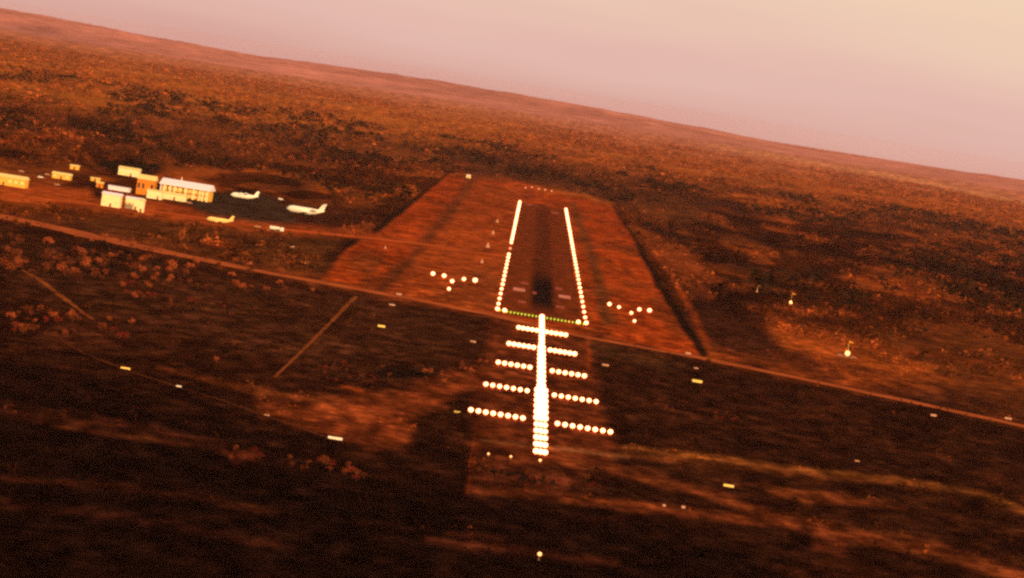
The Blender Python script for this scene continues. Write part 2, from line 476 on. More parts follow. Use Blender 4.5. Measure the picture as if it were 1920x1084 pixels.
tag(link('hills', hme, attr_mat('hill_haze_pink', [(120.0, 0.7, 1.3)])), 'long low range of hills along the hazy horizon', kind='structure')

# ------------------------------------------------------------------ sheets: runway, roads, tracks
def strip_sheet(name, pts, z, m, wob=0.0, step=14.0):
    """pts: (x, y, width) in metres"""
    L2 = []
    for (x1, y1, w1), (x2, y2, w2) in zip(pts, pts[1:]):
        n = max(1, int(math.hypot(x2 - x1, y2 - y1) / step))
        for k in range(n):
            t = k / n
            L2.append((x1 + (x2 - x1) * t, y1 + (y2 - y1) * t, w1 + (w2 - w1) * t))
    L2.append(pts[-1])
    V = []
    for i, (x, y, w) in enumerate(L2):
        a = L2[max(i - 1, 0)]; b = L2[min(i + 1, len(L2) - 1)]
        dx, dy = b[0] - a[0], b[1] - a[1]; q = math.hypot(dx, dy)
        nx, ny = -dy / q, dx / q
        wl = w / 2 * (1 + wob * (random.random() - 0.5)); wr = w / 2 * (1 + wob * (random.random() - 0.5))
        V += [(x + nx * wl, y + ny * wl, z), (x - nx * wr, y - ny * wr, z)]
    n = len(L2)
    me = bpy.data.meshes.new(name)
    me.from_pydata(V, [], [(2 * i, 2 * i + 1, 2 * i + 3, 2 * i + 2) for i in range(n - 1)])
    return link(name, me, m)

def px_path(P):
    out = []
    for px, py, wm in P:
        x, y = ground_at(px, py); out.append((x, y, wm))
    return out

# runway surface with rubber deposits
M_rwy = bpy.data.materials.new('runway_asphalt'); M_rwy.use_nodes = True
n, l = M_rwy.node_tree.nodes, M_rwy.node_tree.links
b = n['Principled BSDF']; b.inputs['Roughness'].default_value = 0.9; b.inputs['Specular IOR Level'].default_value = 0.0
tcn = n.new('ShaderNodeTexCoord'); sp = n.new('ShaderNodeSeparateXYZ'); l.new(tcn.outputs['Object'], sp.inputs[0])
def MN(op, a, bb=None, c=None):
    q = n.new('ShaderNodeMath'); q.operation = op
    for i, v in enumerate((a, bb, c)):
        if v is None: continue
        if isinstance(v, (int, float)): q.inputs[i].default_value = v
        else: l.new(v, q.inputs[i])
    return q.outputs[0]
zn = n.new('ShaderNodeTexNoise'); zn.inputs['Scale'].default_value = 0.05; zn.inputs['Detail'].default_value = 5
mpn = n.new('ShaderNodeMapping'); mpn.inputs['Scale'].default_value = (2.5, 0.5, 1)
l.new(tcn.outputs['Object'], mpn.inputs[0]); l.new(mpn.outputs[0], zn.inputs['Vector'])
xa = MN('ABSOLUTE', MN('ADD', sp.outputs['X'], MN('MULTIPLY_ADD', zn.outputs[0], 4.0, -2.5)))
def RMP(v, a, c, ta=0.0, tb=1.0):
    r = n.new('ShaderNodeMapRange'); r.interpolation_type = 'SMOOTHSTEP'
    l.new(v, r.inputs['Value'])
    for i, q in zip(('From Min', 'From Max', 'To Min', 'To Max'), (a, c, ta, tb)): r.inputs[i].default_value = q
    return r.outputs[0]
across = RMP(xa, 4.0, 9.5, 1.0, 0.0)
up_ = RMP(sp.outputs['Y'], 10, 190, 0.0, 1.0)
dn_ = RMP(sp.outputs['Y'], 380, 700, 1.0, 0.42)
end_ = RMP(sp.outputs['Y'], 1900, 2200, 1.0, 0.5)
rub = MN('MULTIPLY', MN('MULTIPLY', across, up_), MN('MULTIPLY', dn_, end_))
rub = MN('MULTIPLY', rub, 0.97)
mx = n.new('ShaderNodeMix'); mx.data_type = 'RGBA'
rp = n.new('ShaderNodeValToRGB'); rp.color_ramp.elements[0].position = 0.3; rp.color_ramp.elements[1].position = 0.7
rp.color_ramp.elements[0].color = (0.085, 0.019, 0.006, 1); rp.color_ramp.elements[1].color = (0.20, 0.036, 0.007, 1)
l.new(zn.outputs[0], rp.inputs[0])
l.new(rub, mx.inputs[0]); l.new(rp.outputs[0], mx.inputs[6]); mx.inputs[7].default_value = (0.008, 0.005, 0.005, 1)
l.new(mx.outputs[2], b.inputs['Base Color'])
rme = bpy.data.meshes.new('runway')
rme.from_pydata([(-22.5, 0, 0), (22.5, 0, 0), (22.5, RL, 0), (-22.5, RL, 0)], [], [(0, 1, 2, 3)])
tag(link('runway', rme, M_rwy, loc=(X0, Y0, 0.30)), 'dark asphalt runway with black rubber streak', kind='structure')

M_paint = mat('worn_white_paint', (0.55, 0.20, 0.15), var=0.3, vscale=0.4)
M_paint_faint = mat('faded_white_paint', (0.30, 0.075, 0.045), var=0.4, vscale=0.4)
bm = bmesh.new()
for xo, d, w, ln in ((-14.0, 268, 7.4, 40), (14.2, 268, 7.4, 40)):
    bm_box(bm, xo - w / 2, xo + w / 2, d, d + ln, 0, 0.02)
tag(link('runway_marking', mesh_of('marking', bm), M_paint, loc=(X0, Y0, 0.34)), kind='structure')
bm = bmesh.new()
for xo, d, w, ln in ((-11, 370, 5, 30), (11, 370, 5, 30), (-11.5, 130, 5, 26), (11, 140, 5, 26), (-4.5, 262, 2.5, 30),
                     (-15, 2180, 5, 50), (13, 2040, 8, 60), (-10, 2290 - 60, 9, 25)):
    bm_box(bm, xo - w / 2, xo + w / 2, d, d + ln, 0, 0.02)
tag(link('runway_marking', mesh_of('marking', bm), M_paint_faint, loc=(X0, Y0, 0.34)), kind='structure')

M_road = mat('pale_dirt_road', (0.34, 0.078, 0.022), var=0.35, vscale=0.06)
M_track = mat('dirt_track', (0.19, 0.05, 0.012), var=0.45, vscale=0.05)
M_track2 = mat('overgrown_track', (0.065, 0.018, 0.007), var=0.5, vscale=0.05)
M_taxi = mat('red_taxiway_surface', (0.42, 0.075, 0.015), var=0.25, vscale=0.04)
strip_road = px_path([(-500, 318, 40), (0, 405, 40), (100, 427, 38), (200, 450, 36), (400, 492, 30), (600, 530, 28), (700, 548, 26), (830, 572, 22),
                      (930, 593, 20), (1100, 633, 20), (1290, 667, 20), (1600, 731, 19), (1920, 800, 16), (2600, 948, 14)])
tag(strip_sheet('road', strip_road, 0.20, M_road, 0.5), 'pale dirt road crossing below the runway threshold', kind='structure')
tag(strip_sheet('track', px_path([(668, 556, 2.6), (620, 605, 1.7), (570, 655, 1.5), (515, 708, 1.2)]), 0.16, M_track, 0.6), kind='structure')
tag(strip_sheet('track', px_path([(-60, 465, 3), (0, 485, 3), (70, 522, 3), (130, 568, 3), (175, 600, 2)]), 0.16, M_track, 0.8), kind='structure')
tag(strip_sheet('track', px_path([(115, 640, 2), (170, 668, 3), (235, 694, 4), (335, 727, 4), (430, 755, 4), (500, 781, 4), (628, 825, 5), (760, 848, 3)]), 0.16, M_track2, 0.8), kind='structure')
tag(strip_sheet('taxiway', px_path([(100, 374, 22), (330, 402, 24), (520, 430, 24), (680, 445, 24), (820, 462, 23), (900, 475, 22), (962, 482, 20)]), 0.12, M_taxi, 0.15, 25), kind='structure')

# ================================================================== scrub (nobody could count it)
def cloud_mesh(name, X, Y, size, hgt, colr, k=12, leaf=0.42):
    """for each bush k small leaf clump triangles spread through its crown"""
    n_ = len(X)
    th = rng.random((n_, k)) * 2 * np.pi
    rr = np.sqrt(rng.random((n_, k))) * 0.5
    zz = 0.12 + rng.random((n_, k)) * 0.88
    rr = rr * np.sqrt(np.clip(1.15 - (2 * zz - 1) ** 2, 0.1, 1))
    cx = X[:, None] + rr * np.cos(th) * size[:, None]
    cy = Y[:, None] + rr * np.sin(th) * size[:, None]
    cz = zz * hgt[:, None] * 0.85
    v = rng.normal(size=(n_, k, 3, 3))
    v /= np.linalg.norm(v, axis=-1, keepdims=True)
    sc = (leaf * (0.6 + 0.8 * rng.random((n_, k))))[:, :, None, None] * np.stack([size, size, hgt], -1)[:, None, None, :]
    P = np.stack([cx, cy, cz], -1)[:, :, None, :] + v * sc * 0.6
    P[..., 2] = np.maximum(P[..., 2], 0.0)
    P = P.reshape(-1, 3)
    c = np.repeat(colr[:, None, :] * (0.7 + 0.6 * rng.random((n_, k, 1))), 3, axis=1).reshape(-1, 3)
    return fast_mesh(name, P, np.arange(len(P)).reshape(-1, 3), 3, c)

def clear_mask(px, py):
    """True where the ground is kept clear"""
    m = sd_poly(px, py, STRIP) < 4
    m |= sd_poly(px, py, [(910, 585), (1120, 630), (1160, 850), (1020, 885), (870, 850)]) < 0
    m |= sd_poly(px, py, [(150, 305), (420, 318), (620, 360), (640, 440), (520, 440), (330, 420), (160, 398), (-50, 380), (-50, 318)]) < 0
    for P in ([(-500, 318, 7), (0, 405, 7), (200, 450, 7), (400, 492, 7), (600, 530, 7), (930, 593, 7), (1100, 633, 7), (1290, 667, 7), (1600, 731, 7), (2600, 948, 7)],
              [(668, 556, 5), (515, 708, 5)], [(-60, 465, 5), (0, 485, 5), (70, 522, 5), (130, 568, 5), (175, 600, 3)],
              [(1130, 630, 4), (1165, 388, 4)]):
        m |= d_line(px, py, P) < 1.5
    return m

M_scrub = attr_mat('scrub_leaves', [(1.5, 0.7, 1.3)])

def scatter(n, ya, yb, smin, smax, hk, name, label, k, mix=0.6, spread=0.16, thr=0.40, soft=0.18, ps=(60.0, 320.0), floor=0.04, dark=False):
    Y = np.sqrt(rng.random(n) * (yb ** 2 - ya ** 2) + ya ** 2)
    X = (rng.random(n) * 2 - 1) * spread * Y
    px, py = to_px(X, Y)
    den = fbm(X / ps[0] + 5, Y / ps[1] + 9, 4)
    keep = (rng.random(n) < np.clip((den - thr) / soft, floor, 1)) & ~clear_mask(px, py)
    X, Y = X[keep], Y[keep]
    sz = smin + (smax - smin) * rng.random(len(X)) ** 2
    cv = cover(X, Y)
    pick = rng.random(len(X))
    leafc = np.where((pick < 0.55)[:, None], np.array((0.034, 0.016, 0.004)), np.where((pick < 0.82)[:, None], np.array((0.15, 0.036, 0.008)), np.array((0.42, 0.10, 0.022))))
    lum = np.clip(cv[:, :1] / 0.16, 0.09, 1.2)
    colr = cv * mix + leafc * (1 - mix) * lum
    if dark: colr = np.array((0.024, 0.011, 0.004)) * (0.6 + 0.8 * rng.random((len(X), 1)))
    me = cloud_mesh(name, X, Y, sz, sz * hk * (0.7 + 0.6 * rng.random(len(X))), colr, k)
    return tag(link(name, me, M_scrub), label, 'scrub', kind='stuff')

scatter(42000, 5200, 14500, 8, 20, 0.42, 'distant_scrub', 'brown scrub covering the far plain towards the hills', 8, 0.35, thr=0.38, ps=(160., 800.))
scatter(30000, 2450, 5400, 3.0, 9.0, 0.7, 'scrub', 'mottled brown scrub on the plain either side of the runway', 11, 0.35)
scatter(9000, 3150, 8500, 9, 20, 0.55, 'woodland', 'dark tree clumps scattered through the middle plain', 14, thr=0.54, soft=0.04, ps=(110., 700.), floor=0.01, dark=True)
scatter(26000, 1150, 2440, 1.2, 4.2, 0.6, 'dry_grass', 'dark grass tussocks on the near ground below the road', 8, 0.55, thr=0.45, ps=(25., 130.))

# ================================================================== trees and bushes one by one
M_leaf = {'rust': mat('rust_leaves', (0.30, 0.070, 0.022), var=0.35, vscale=0.8),
          'brown': mat('brown_leaves', (0.13, 0.033, 0.012), var=0.35, vscale=0.8),
          'dark': mat('dark_leaves', (0.016, 0.010, 0.006), var=0.35, vscale=0.8),
          'crimson': mat('crimson_leaves', (0.15, 0.020, 0.014), var=0.35, vscale=0.8)}
M_bark = mat('dark_bark', (0.09, 0.035, 0.02), var=0.3, vscale=2)

def crown_mesh(seed, m):
    r = random.Random(seed)
    lobes = [(r.uniform(-0.28, 0.28), r.uniform(-0.28, 0.28), r.uniform(0.42, 0.80), r.uniform(0.20, 0.33)) for _ in range(r.randint(4, 7))]
    V = []; Fc = []
    for i in range(150):
        lx, ly, lz, lr = r.choice(lobes)
        d = Vector((r.gauss(0, 1), r.gauss(0, 1), r.gauss(0, 1))).normalized() * lr * (0.45 + 0.6 * r.random())
        c = Vector((lx, ly, lz)) + Vector((d.x, d.y, d.z * 0.8))
        a = Vector((r.gauss(0, 1), r.gauss(0, 1), r.gauss(0, 1))).normalized()
        bb = a.orthogonal().normalized()
        s = r.uniform(0.05, 0.10)
        k = len(V)
        V += [c - a * s, c + bb * s * 0.8, c + a * s, c - bb * s * 0.8]
        Fc.append((k, k + 1, k + 2, k + 3))
    me = bpy.data.meshes.new('crown'); me.from_pydata([tuple(v) for v in V], [], Fc); me.materials.append(m)
    return me

def trunk_mesh(seed):
    r = random.Random(seed + 90)
    bm = bmesh.new()
    bm_tube(bm, [(0, 0, -0.02), (0.01, 0, 0.2), (0.03, 0.02, 0.42)], [0.035, 0.026, 0.018], 6)
    for k in range(3):
        a = r.uniform(0, 6.28)
        bm_tube(bm, [(0.02, 0.01, 0.28), (0.02 + 0.13 * math.cos(a), 0.13 * math.sin(a), 0.5),
                     (0.22 * math.cos(a), 0.22 * math.sin(a), 0.68)], [0.016, 0.011, 0.006], 5)
    return mesh_of('trunk', bm)

trunks = [trunk_mesh(i) for i in range(3)]
for t_ in trunks: t_.materials.append(M_bark)
crowns = {k: [crown_mesh(hash_i, m) for hash_i in range(10 + 10 * j, 14 + 10 * j)] for j, (k, m) in enumerate(M_leaf.items())}

n_tree = 0
def bush(px, py, w, h, kind, where, group, part=''):
    global n_tree
    x, y = ground_at(px, py)
    v = random.randrange(4)
    form = 'low ' if h / w < 0.79 else ('upright ' if h / w > 0.91 else '')
    size_word = 'small' if w < 3.4 else ('large' if w > 5.6 else 'medium')
    colw = {'rust': 'rust orange', 'brown': 'brown', 'dark': 'dark olive', 'crimson': 'crimson brown'}[kind]
    nm = 'bush' if h < 3.0 else 'tree'
    lb = f'{size_word} {form}{colw} {nm}{part} {where}'
    if len(lb.replace('-', ' ').split()) > 16: lb = f'{size_word} {colw} {nm}{part} {where}'
    t = thing(nm, (x, y, 0), lb, nm, random.uniform(0, 6.28), group)
    c = link('crown', crowns[kind][v], parent=t); tr = link('trunk', trunks[v % 3], parent=t)
    for q in (c, tr): q.scale = (w, w, h)
    n_tree += 1

def patch(n, poly, w, kinds, where, group, hk=(0.7, 1.0)):
    xs = [p[0] for p in poly]; ys = [p[1] for p in poly]
    k = 0
    while k < n:
        px, py = random.uniform(min(xs), max(xs)), random.uniform(min(ys), max(ys))
        a = np.array([px]); b_ = np.array([py])
        if sd_poly(a, b_, poly)[0] > 0: continue
        ww = random.uniform(*w)
        u = (px - min(xs)) / (max(xs) - min(xs)); v = (py - min(ys)) / (max(ys) - min(ys))
        part = ''
        if n > 8:
            part = (' upper' if v < 0.5 else ' lower') + (' left,' if u < 0.25 else ' mid-left,' if u < 0.5 else ' mid-right,' if u < 0.75 else ' right,')
        bush(px, py, ww, ww * random.uniform(*hk), random.choice(kinds), where, group, part and ',' + part); k += 1

KR = ['rust', 'rust', 'brown', 'brown', 'dark']
patch(84, [(0, 445), (60, 455), (200, 480), (390, 500), (385, 520), (250, 528), (130, 535), (0, 520)], (3.0, 6.4), KR,
      'in the thicket below the road at left', 'bushes in the thicket below the road')
patch(46, [(120, 440), (380, 478), (620, 540), (560, 560), (330, 545), (160, 500)], (3.0, 5.6), ['rust', 'rust', 'brown'],
      'between the road and the dark ground at left', 'bushes in the thicket below the road')
patch(10, [(130, 455), (250, 478), (240, 500), (130, 480)], (4.5, 6.5), ['dark'],
      'among the rusty bushes under the road at left', 'bushes in the thicket below the road')
patch(14, [(240, 520), (310, 530), (290, 565), (200, 560)], (2.6, 4.4), ['rust', 'brown', 'crimson'],
      'at the lower edge of the left thicket', 'bushes in the thicket below the road')
patch(34, [(15, 580), (150, 590), (150, 635), (20, 630)], (2.4, 4.6), ['rust', 'brown', 'crimson', 'brown'],
      'below the bent track at the left edge', 'bushes below the bent track')
patch(9, [(180, 590), (250, 605), (240, 640), (185, 630)], (2.4, 4.2), ['crimson', 'brown', 'rust'],
      'by the lower end of the bent track', 'bushes below the bent track')
patch(14, [(310, 560), (450, 570), (470, 600), (300, 580)], (1.8, 3.2), ['brown', 'crimson', 'dark'],
      'on dark ground between the two left tracks', 'bushes between the left tracks')
patch(12, [(240, 645), (480, 640), (480, 690), (270, 675)], (1.8, 3.0), ['brown', 'rust', 'dark'],
      'above the marker boards on dark ground at left', 'bushes above the left marker boards')
patch(34, [(590, 670), (720, 690), (740, 730), (590, 715)], (1.5, 2.8), ['brown', 'crimson', 'brown', 'dark'],
      'right of the lower end of the diagonal track', 'bushes right of the diagonal track')
patch(26, [(770, 700), (930, 672), (925, 695), (800, 738)], (1.8, 3.2), ['rust', 'brown'],
      'left of the approach light crossbars', 'bushes left of the crossbars')
patch(11, [(590, 865), (650, 870), (690, 905), (600, 895)], (2.2, 4.0), ['rust', 'brown', 'crimson'],
      'in the clump below the longest marker board', 'bushes below the longest marker board')
patch(6, [(535, 858), (580, 870), (575, 885), (540, 878)], (1.5, 2.6), ['rust', 'brown'],
      'left of the clump below the longest marker board', 'bushes below the longest marker board')
patch(6, [(410, 846), (495, 842), (490, 862), (420, 864)], (1.8, 3.0), ['crimson', 'brown'],
      'alone in the dark lower left ground', 'bushes in the dark lower left')
patch(34, [(900, 872), (985, 880), (1120, 880), (1150, 935), (1060, 915), (920, 905)], (1.4, 3.0), ['crimson', 'brown', 'dark', 'dark'],
      'in the rough below the end of the approach lights', 'bushes below the approach lights')
patch(10, [(1200, 755), (1400, 780), (1390, 800), (1190, 770)], (1.6, 2.8), ['brown', 'crimson'],
      'on the dark ground right of the crossbars', 'bushes right of the crossbars')
patch(14, [(1560, 555), (1900, 620), (1900, 650), (1620, 610)], (3.0, 5.0), ['dark', 'brown'],
      'on the plain behind the lit wind indicator', 'trees behind the wind indicator', (0.8, 1.1))
patch(8, [(1200, 418), (1290, 448), (1285, 456), (1200, 426)], (6, 9), ['dark'],
      'in the dark stand right of the runway end', 'trees right of the runway', (0.7, 0.9))
patch(9, [(175, 312), (290, 322), (285, 330), (190, 324)], (7, 10), ['dark'],
      'behind the airport buildings', 'trees behind the airport', (0.8, 1.0))

# ================================================================== airfield lights
M_white = mat('white_lamp_glass', (0.9, 0.85, 0.7), emit=(1.0, 0.235, 0.088), estr=7.5)
M_hot = mat('hot_white_lamp_glass', (0.9, 0.85, 0.7), emit=(1.0, 0.23, 0.095), estr=8.5)
M_warm = mat('warm_lamp_glass', (0.9, 0.7, 0.4), emit=(1.0, 0.30, 0.09), estr=2.4)
M_green = mat('green_lamp_glass', (0.4, 0.8, 0.1), emit=(0.46, 0.42, 0.03), estr=0.62)
M_amber = mat('amber_lamp_glass', (0.8, 0.4, 0.1), emit=(1.0, 0.38, 0.06), estr=1.0)
M_pink = mat('dim_red_lamp_glass', (0.8, 0.3, 0.2), emit=(1.0, 0.32, 0.16), estr=0.9)
M_metal = mat('lamp_metal', (0.25, 0.18, 0.12), rough=0.6)

def lamp_proto(name, m, r, hz):
    bm = bmesh.new(); bm_ball(bm, (0, 0, hz), r, 2, 0.9)
    lens = mesh_of('lamp', bm); lens.materials.append(m)
    bm = bmesh.new()
    bm_tube(bm, [(0, 0, 0), (0, 0, hz - r * 0.7)], [0.12, 0.08], 6)
    bm_tube(bm, [(0, 0, 0), (0, 0, 0.08)], [0.4, 0.4], 8)
    st = mesh_of('stand', bm); st.materials.append(M_metal)
    return lens, st

_cache = {}
def light(x, y, r, m, name, label, group, cat='light', hz=None, z=0.0):
    r = round(r * (0.78 if name in ('crossbar_light', 'slope_light', 'runway_edge_light') else 1.0), 1)
    hz = hz or r + 0.35
    k = (m.name, r, round(hz, 1))
    if k not in _cache: _cache[k] = lamp_proto(name, m, r, hz)
    t = thing(name, (x, y, z), label, cat, 0, group)
    link('lamp', _cache[k][0], parent=t); link('stand', _cache[k][1], parent=t)
    return t

# runway edge lights, 60 m apart
for side, sx in (('left', -1), ('right', 1)):
    k = 0
    for d in range(0, int(RL) + 1, 60):
        k += 1
        y = Y0 + d
        r = 1.25 + 0.75 * d / RL
        m = M_white
        x = X0 + sx * 24.6
        nm = f'white runway edge light, {ordinal(k)} from the threshold along the {side} edge'
        if side == 'left' and d in (840, 960):
            continue
        if side == 'left' and d == 900:
            m, r = M_pink, 1.3
            nm = 'dim reddish edge light in the gap of the left runway edge row'
        if d == 0: r = 1.5
        light(x, y, r, m, 'runway_edge_light', nm, 'lights along the runway edges', z=0.0)
# threshold lights
for k in range(24):
    f = k / 23
    x = X0 - 23.2 + 46.4 * f
    m = M_amber if k in (11, 12, 19) else M_green
    w = 'amber' if m is M_amber else 'green'
    light(x, Y0 - 3 - 2 * f, 0.6, m, 'threshold_light', f'small {w} threshold light, {ordinal(k + 1)} from the left across the runway end',
          'lights across the runway threshold')
for x, s in ((X0 - 20.6, 'left'), (X0 + 20.2, 'right')):
    light(x, Y0 - 4, 1.2, M_white, 'threshold_light', f'white threshold light just inside the {s} runway corner', 'lights across the runway threshold')

# coded centreline of the approach: 30 m apart, single, double, triple lamps
def centre_station(y, nl, k):
    r = {1: 1.5, 2: 1.15, 3: 1.05}[nl]
    if nl == 3: r = 1.0 if y < Y0 - 740 else 1.25
    gap = {1: 0, 2: 1.6, 3: 1.6}[nl]
    key = ('cs', nl, r)
    hz = r + 0.5
    if key not in _cache:
        bm = bmesh.new(); bm_ball(bm, (0, 0, 0), r, 2, 0.95); lens = mesh_of('lamp', bm); lens.materials.append(M_hot)
        bm = bmesh.new()
        hw = gap * (nl - 1) / 2 + 0.5
        bm_box(bm, -hw, hw, 0.1, 0.3, 0.3, 0.5)
        for sx in (-1, 1): bm_tube(bm, [(sx * hw * 0.8, 0.2, 0), (sx * hw * 0.8, 0.2, 0.35)], [0.09, 0.07], 6)
        fr = mesh_of('frame', bm); fr.materials.append(M_metal)
        _cache[key] = (lens, fr)
    cnt = {1: 'single-lamp', 2: 'two-lamp', 3: 'three-lamp'}[nl]
    t = thing('approach_light_bar', (X0, y, 0), f'{cnt} white approach centreline light, {ordinal(k)} counting back from the threshold',
              'approach light', 0, 'approach lights along the extended centreline')
    for i in range(nl):
        link('lamp', _cache[key][0], parent=t, loc=((i - (nl - 1) / 2) * gap, 0, hz))
    link('frame', _cache[key][1], parent=t)
for k in range(1, 31):
    centre_station(Y0 - 30 * k + 10, 1 if k <= 9 else (2 if k <= 19 else 3), k)

# five crossbars: pixel ends of each half in the photograph and lamps per half
BARS = [((972, 617), (1006, 623), 5, (1024, 627), (1060, 632)), ((954, 646), (1000, 655), 6, (1031, 659), (1077, 667)),
        ((934, 681), (993, 692), 6, (1035, 698), (1095, 709)), ((911, 720), (988, 735), 7, (1039, 743), (1117, 757)),
        ((883, 768), (980, 786), 8, (1045, 795), (1144, 812))]
names = ['nearest the threshold', 'second from the threshold', 'third from the threshold', 'fourth from the threshold', 'farthest from the threshold']
for i, (a, b_, cnt, c_, d_) in enumerate(BARS):
    ybar = Y0 - 150 * (i + 1)
    for side, p, q in (('left', a, b_), ('right', c_, d_)):
        x1 = ground_at(*p)[0] * ybar / ground_at(*p)[1]; x2 = ground_at(*q)[0] * ybar / ground_at(*q)[1]
        for k in range(cnt):
            x = x1 + (x2 - x1) * k / (cnt - 1)
            light(x, ybar, 1.6 - 0.09 * i, M_white, 'crossbar_light',
                  f'{ordinal(k + 1)} lamp from left, {side} half of the crossbar {names[i]}', 'lights of the approach crossbars')

# T shaped visual slope lights each side of the runway
TL = [(811, 513, 1.7), (832, 517, 1.7), (869, 523, 1.5), (890, 526, 1.9), (847, 527, 1.5), (841, 541, 1.3)]
TR = [(1142, 570, 1.6), (1160, 575, 1.3), (1198, 580, 1.6), (1217, 582, 1.7), (1183, 586, 1.3), (1189, 601, 1.2)]
for side, T in (('left', TL), ('right', TR)):
    for k, (px, py, r) in enumerate(T):
        x, y = ground_at(px, py + 5)
        lb = (f'{ordinal(k + 1)} lamp from left in the four-lamp slope bar {side} of the runway' if k < 4 else
              f'{"upper" if k == 4 else "lower"} stem lamp under the slope light bar {side} of the runway')
        light(x, y, r, M_white, 'slope_light', lb, 'slope lights beside the runway')

# scattered small lamps
def px_light(px, py, r, m, name, label, group=None, cat='light', hz=None):
    x, y = ground_at(px, py)
    return light(x, y, r, m, name, label, group, cat, hz)
px_light(1010, 1050, 0.55, M_warm, 'beacon_light', 'lone orange beacon on a post in the dark bottom foreground', hz=1.6)
px_light(915, 856, 0.42, M_warm, 'marker_lamp', 'small white lamp left of the last approach lights', hz=0.9)
px_light(957, 861, 0.40, M_warm, 'marker_lamp', 'small white lamp close left of the last approach lights', hz=0.9)
px_light(1012, 868, 0.45, M_warm, 'marker_lamp', 'dim lamp directly under the last approach light bar', hz=0.9)
for px, py, w in ((985, 352, 'leftmost'), (997, 351, 'second from left'), (1010, 354, 'middle'), (1022, 356, 'second from right'), (1034, 358, 'rightmost')):
    px_light(px, py + 2, 0.9, M_pink, 'runway_end_lamp', f'{w} dim pink lamp in the row beyond the runway end', 'dim lamps beyond the runway end')

# ================================================================== white marker boards on the ground
M_board = mat('white_board_paint', (0.82, 0.74, 0.62), var=0.1, vscale=1)
M_board_y = mat('yellow_board_paint', (0.85, 0.62, 0.18), var=0.1, vscale=1)
M_board_f = mat('faded_board_paint', (0.48, 0.26, 0.18), var=0.15, vscale=1)
MK = [(235, 690, 21, 5, M_board_y, 'yellow-white marker board on the track at far left'),
      (335, 724, 12, 4, M_board, 'small white marker board on the track, second from left'),
      (500, 778, 12, 4, M_board_f, 'small faded marker board on the track below the brown patch'),
      (628, 821, 32, 7, M_board, 'longest white marker board, on the track below the brown patch'),
      (857, 772, 14, 4, M_board_y, 'small yellow marker board left of the farthest crossbar'),
      (715, 611, 16, 5, M_board_y, 'white marker board in dark grass right of the diagonal track'),
      (735, 571, 13, 4, M_board_f, 'faded marker board just below the road near the diagonal track'),
      (748, 551, 12, 4, M_board_f, 'faded marker board just above the road on the cleared strip'),
      (887, 640, 12, 4, M_board_f, 'faded marker board left of the second crossbar'),
      (1135, 684, 15, 4, M_board_f, 'pinkish marker board right of the second crossbar'),
      (1307, 714, 22, 6, M_board_y, 'yellow marker board below the road right of the ditch'),
      (1305, 690, 10, 3, M_board_f, 'tiny marker board beside the road right of the ditch'),
      (1290, 662, 12, 5, M_board_f, 'pale marker board at the foot of the right ditch'),
      (1366, 910, 23, 6, M_board_y, 'bright yellow marker board alone in the lower right ground'),
      (1607, 864, 10, 3, M_board_f, 'tiny grey marker board in the dark ground at right'),
      (1750, 778, 13, 5, M_board_f, 'orange-lit marker board below the road at right'),
      (1890, 784, 15, 5, M_board_f, 'pale marker board above the road at the right edge'),
      (548, 462, 8, 5, M_board_f, 'small pale board above the road left of the ditch'),
      (468, 494, 9, 5, M_board_f, 'small pale board on the road verge at left'),
      (1245, 947, 7, 5, M_board_f, 'small grey marker left of its twin in the lower right'),
      (1281, 950, 8, 6, M_board_f, 'small grey marker right of its twin in the lower right')]
for px, py, wpx, hpx, m, lb in MK:
    x, y = ground_at(px, py + hpx / 2)
    q = y / FPX
    w, h = wpx * q * 0.85, max(0.4, hpx * q * 0.75)
    bm = bmesh.new(); prism(bm, [(-h * 0.7, 0.05), (h * 0.7, 0.05), (0.08, h), (-0.08, h)], -w / 2, w / 2)
    t = thing('marker_board', (x, y, 0), lb, 'marker board', 0, 'marker boards on the ground')
    link('board', mesh_of('board', bm), m, t)
    bm = bmesh.new()
    for sx in (-0.35, 0.35): bm_box(bm, sx * w - 0.1, sx * w + 0.1, -h * 0.75, h * 0.75, 0, 0.05)
    link('foot', mesh_of('foot', bm), M_metal, t)
# white cones beside the runway
for i, (px, py, s) in enumerate(((903, 490, 7), (914, 461, 9), (924, 436, 7), (932, 414, 6), (722, 463, 5), (572, 491, 5))):
    x, y = ground_at(px, py + 3); q = y / FPX
    bm = bmesh.new()
    bm_tube(bm, [(0, 0, 0.08), (0, 0, s * q)], [s * q * 0.45, s * q * 0.12], 10)
    bm_box(bm, -s * q * .5, s * q * .5, -s * q * .5, s * q * .5, 0, 0.08)
    o = link('marker_cone', mesh_of('marker_cone', bm), M_board_f, loc=(x, y, 0))
    tag(o, ['nearest pale cone left of the runway near the slope lights', 'brightest pale cone left of the runway gap',
            'pale cone left of the runway, third from near', 'farthest pale cone left of the runway',
            'small pale cone on the taxiway edge', 'small pale cone beside the left ditch'][i], 'marker cone', 'marker cones beside the runway')

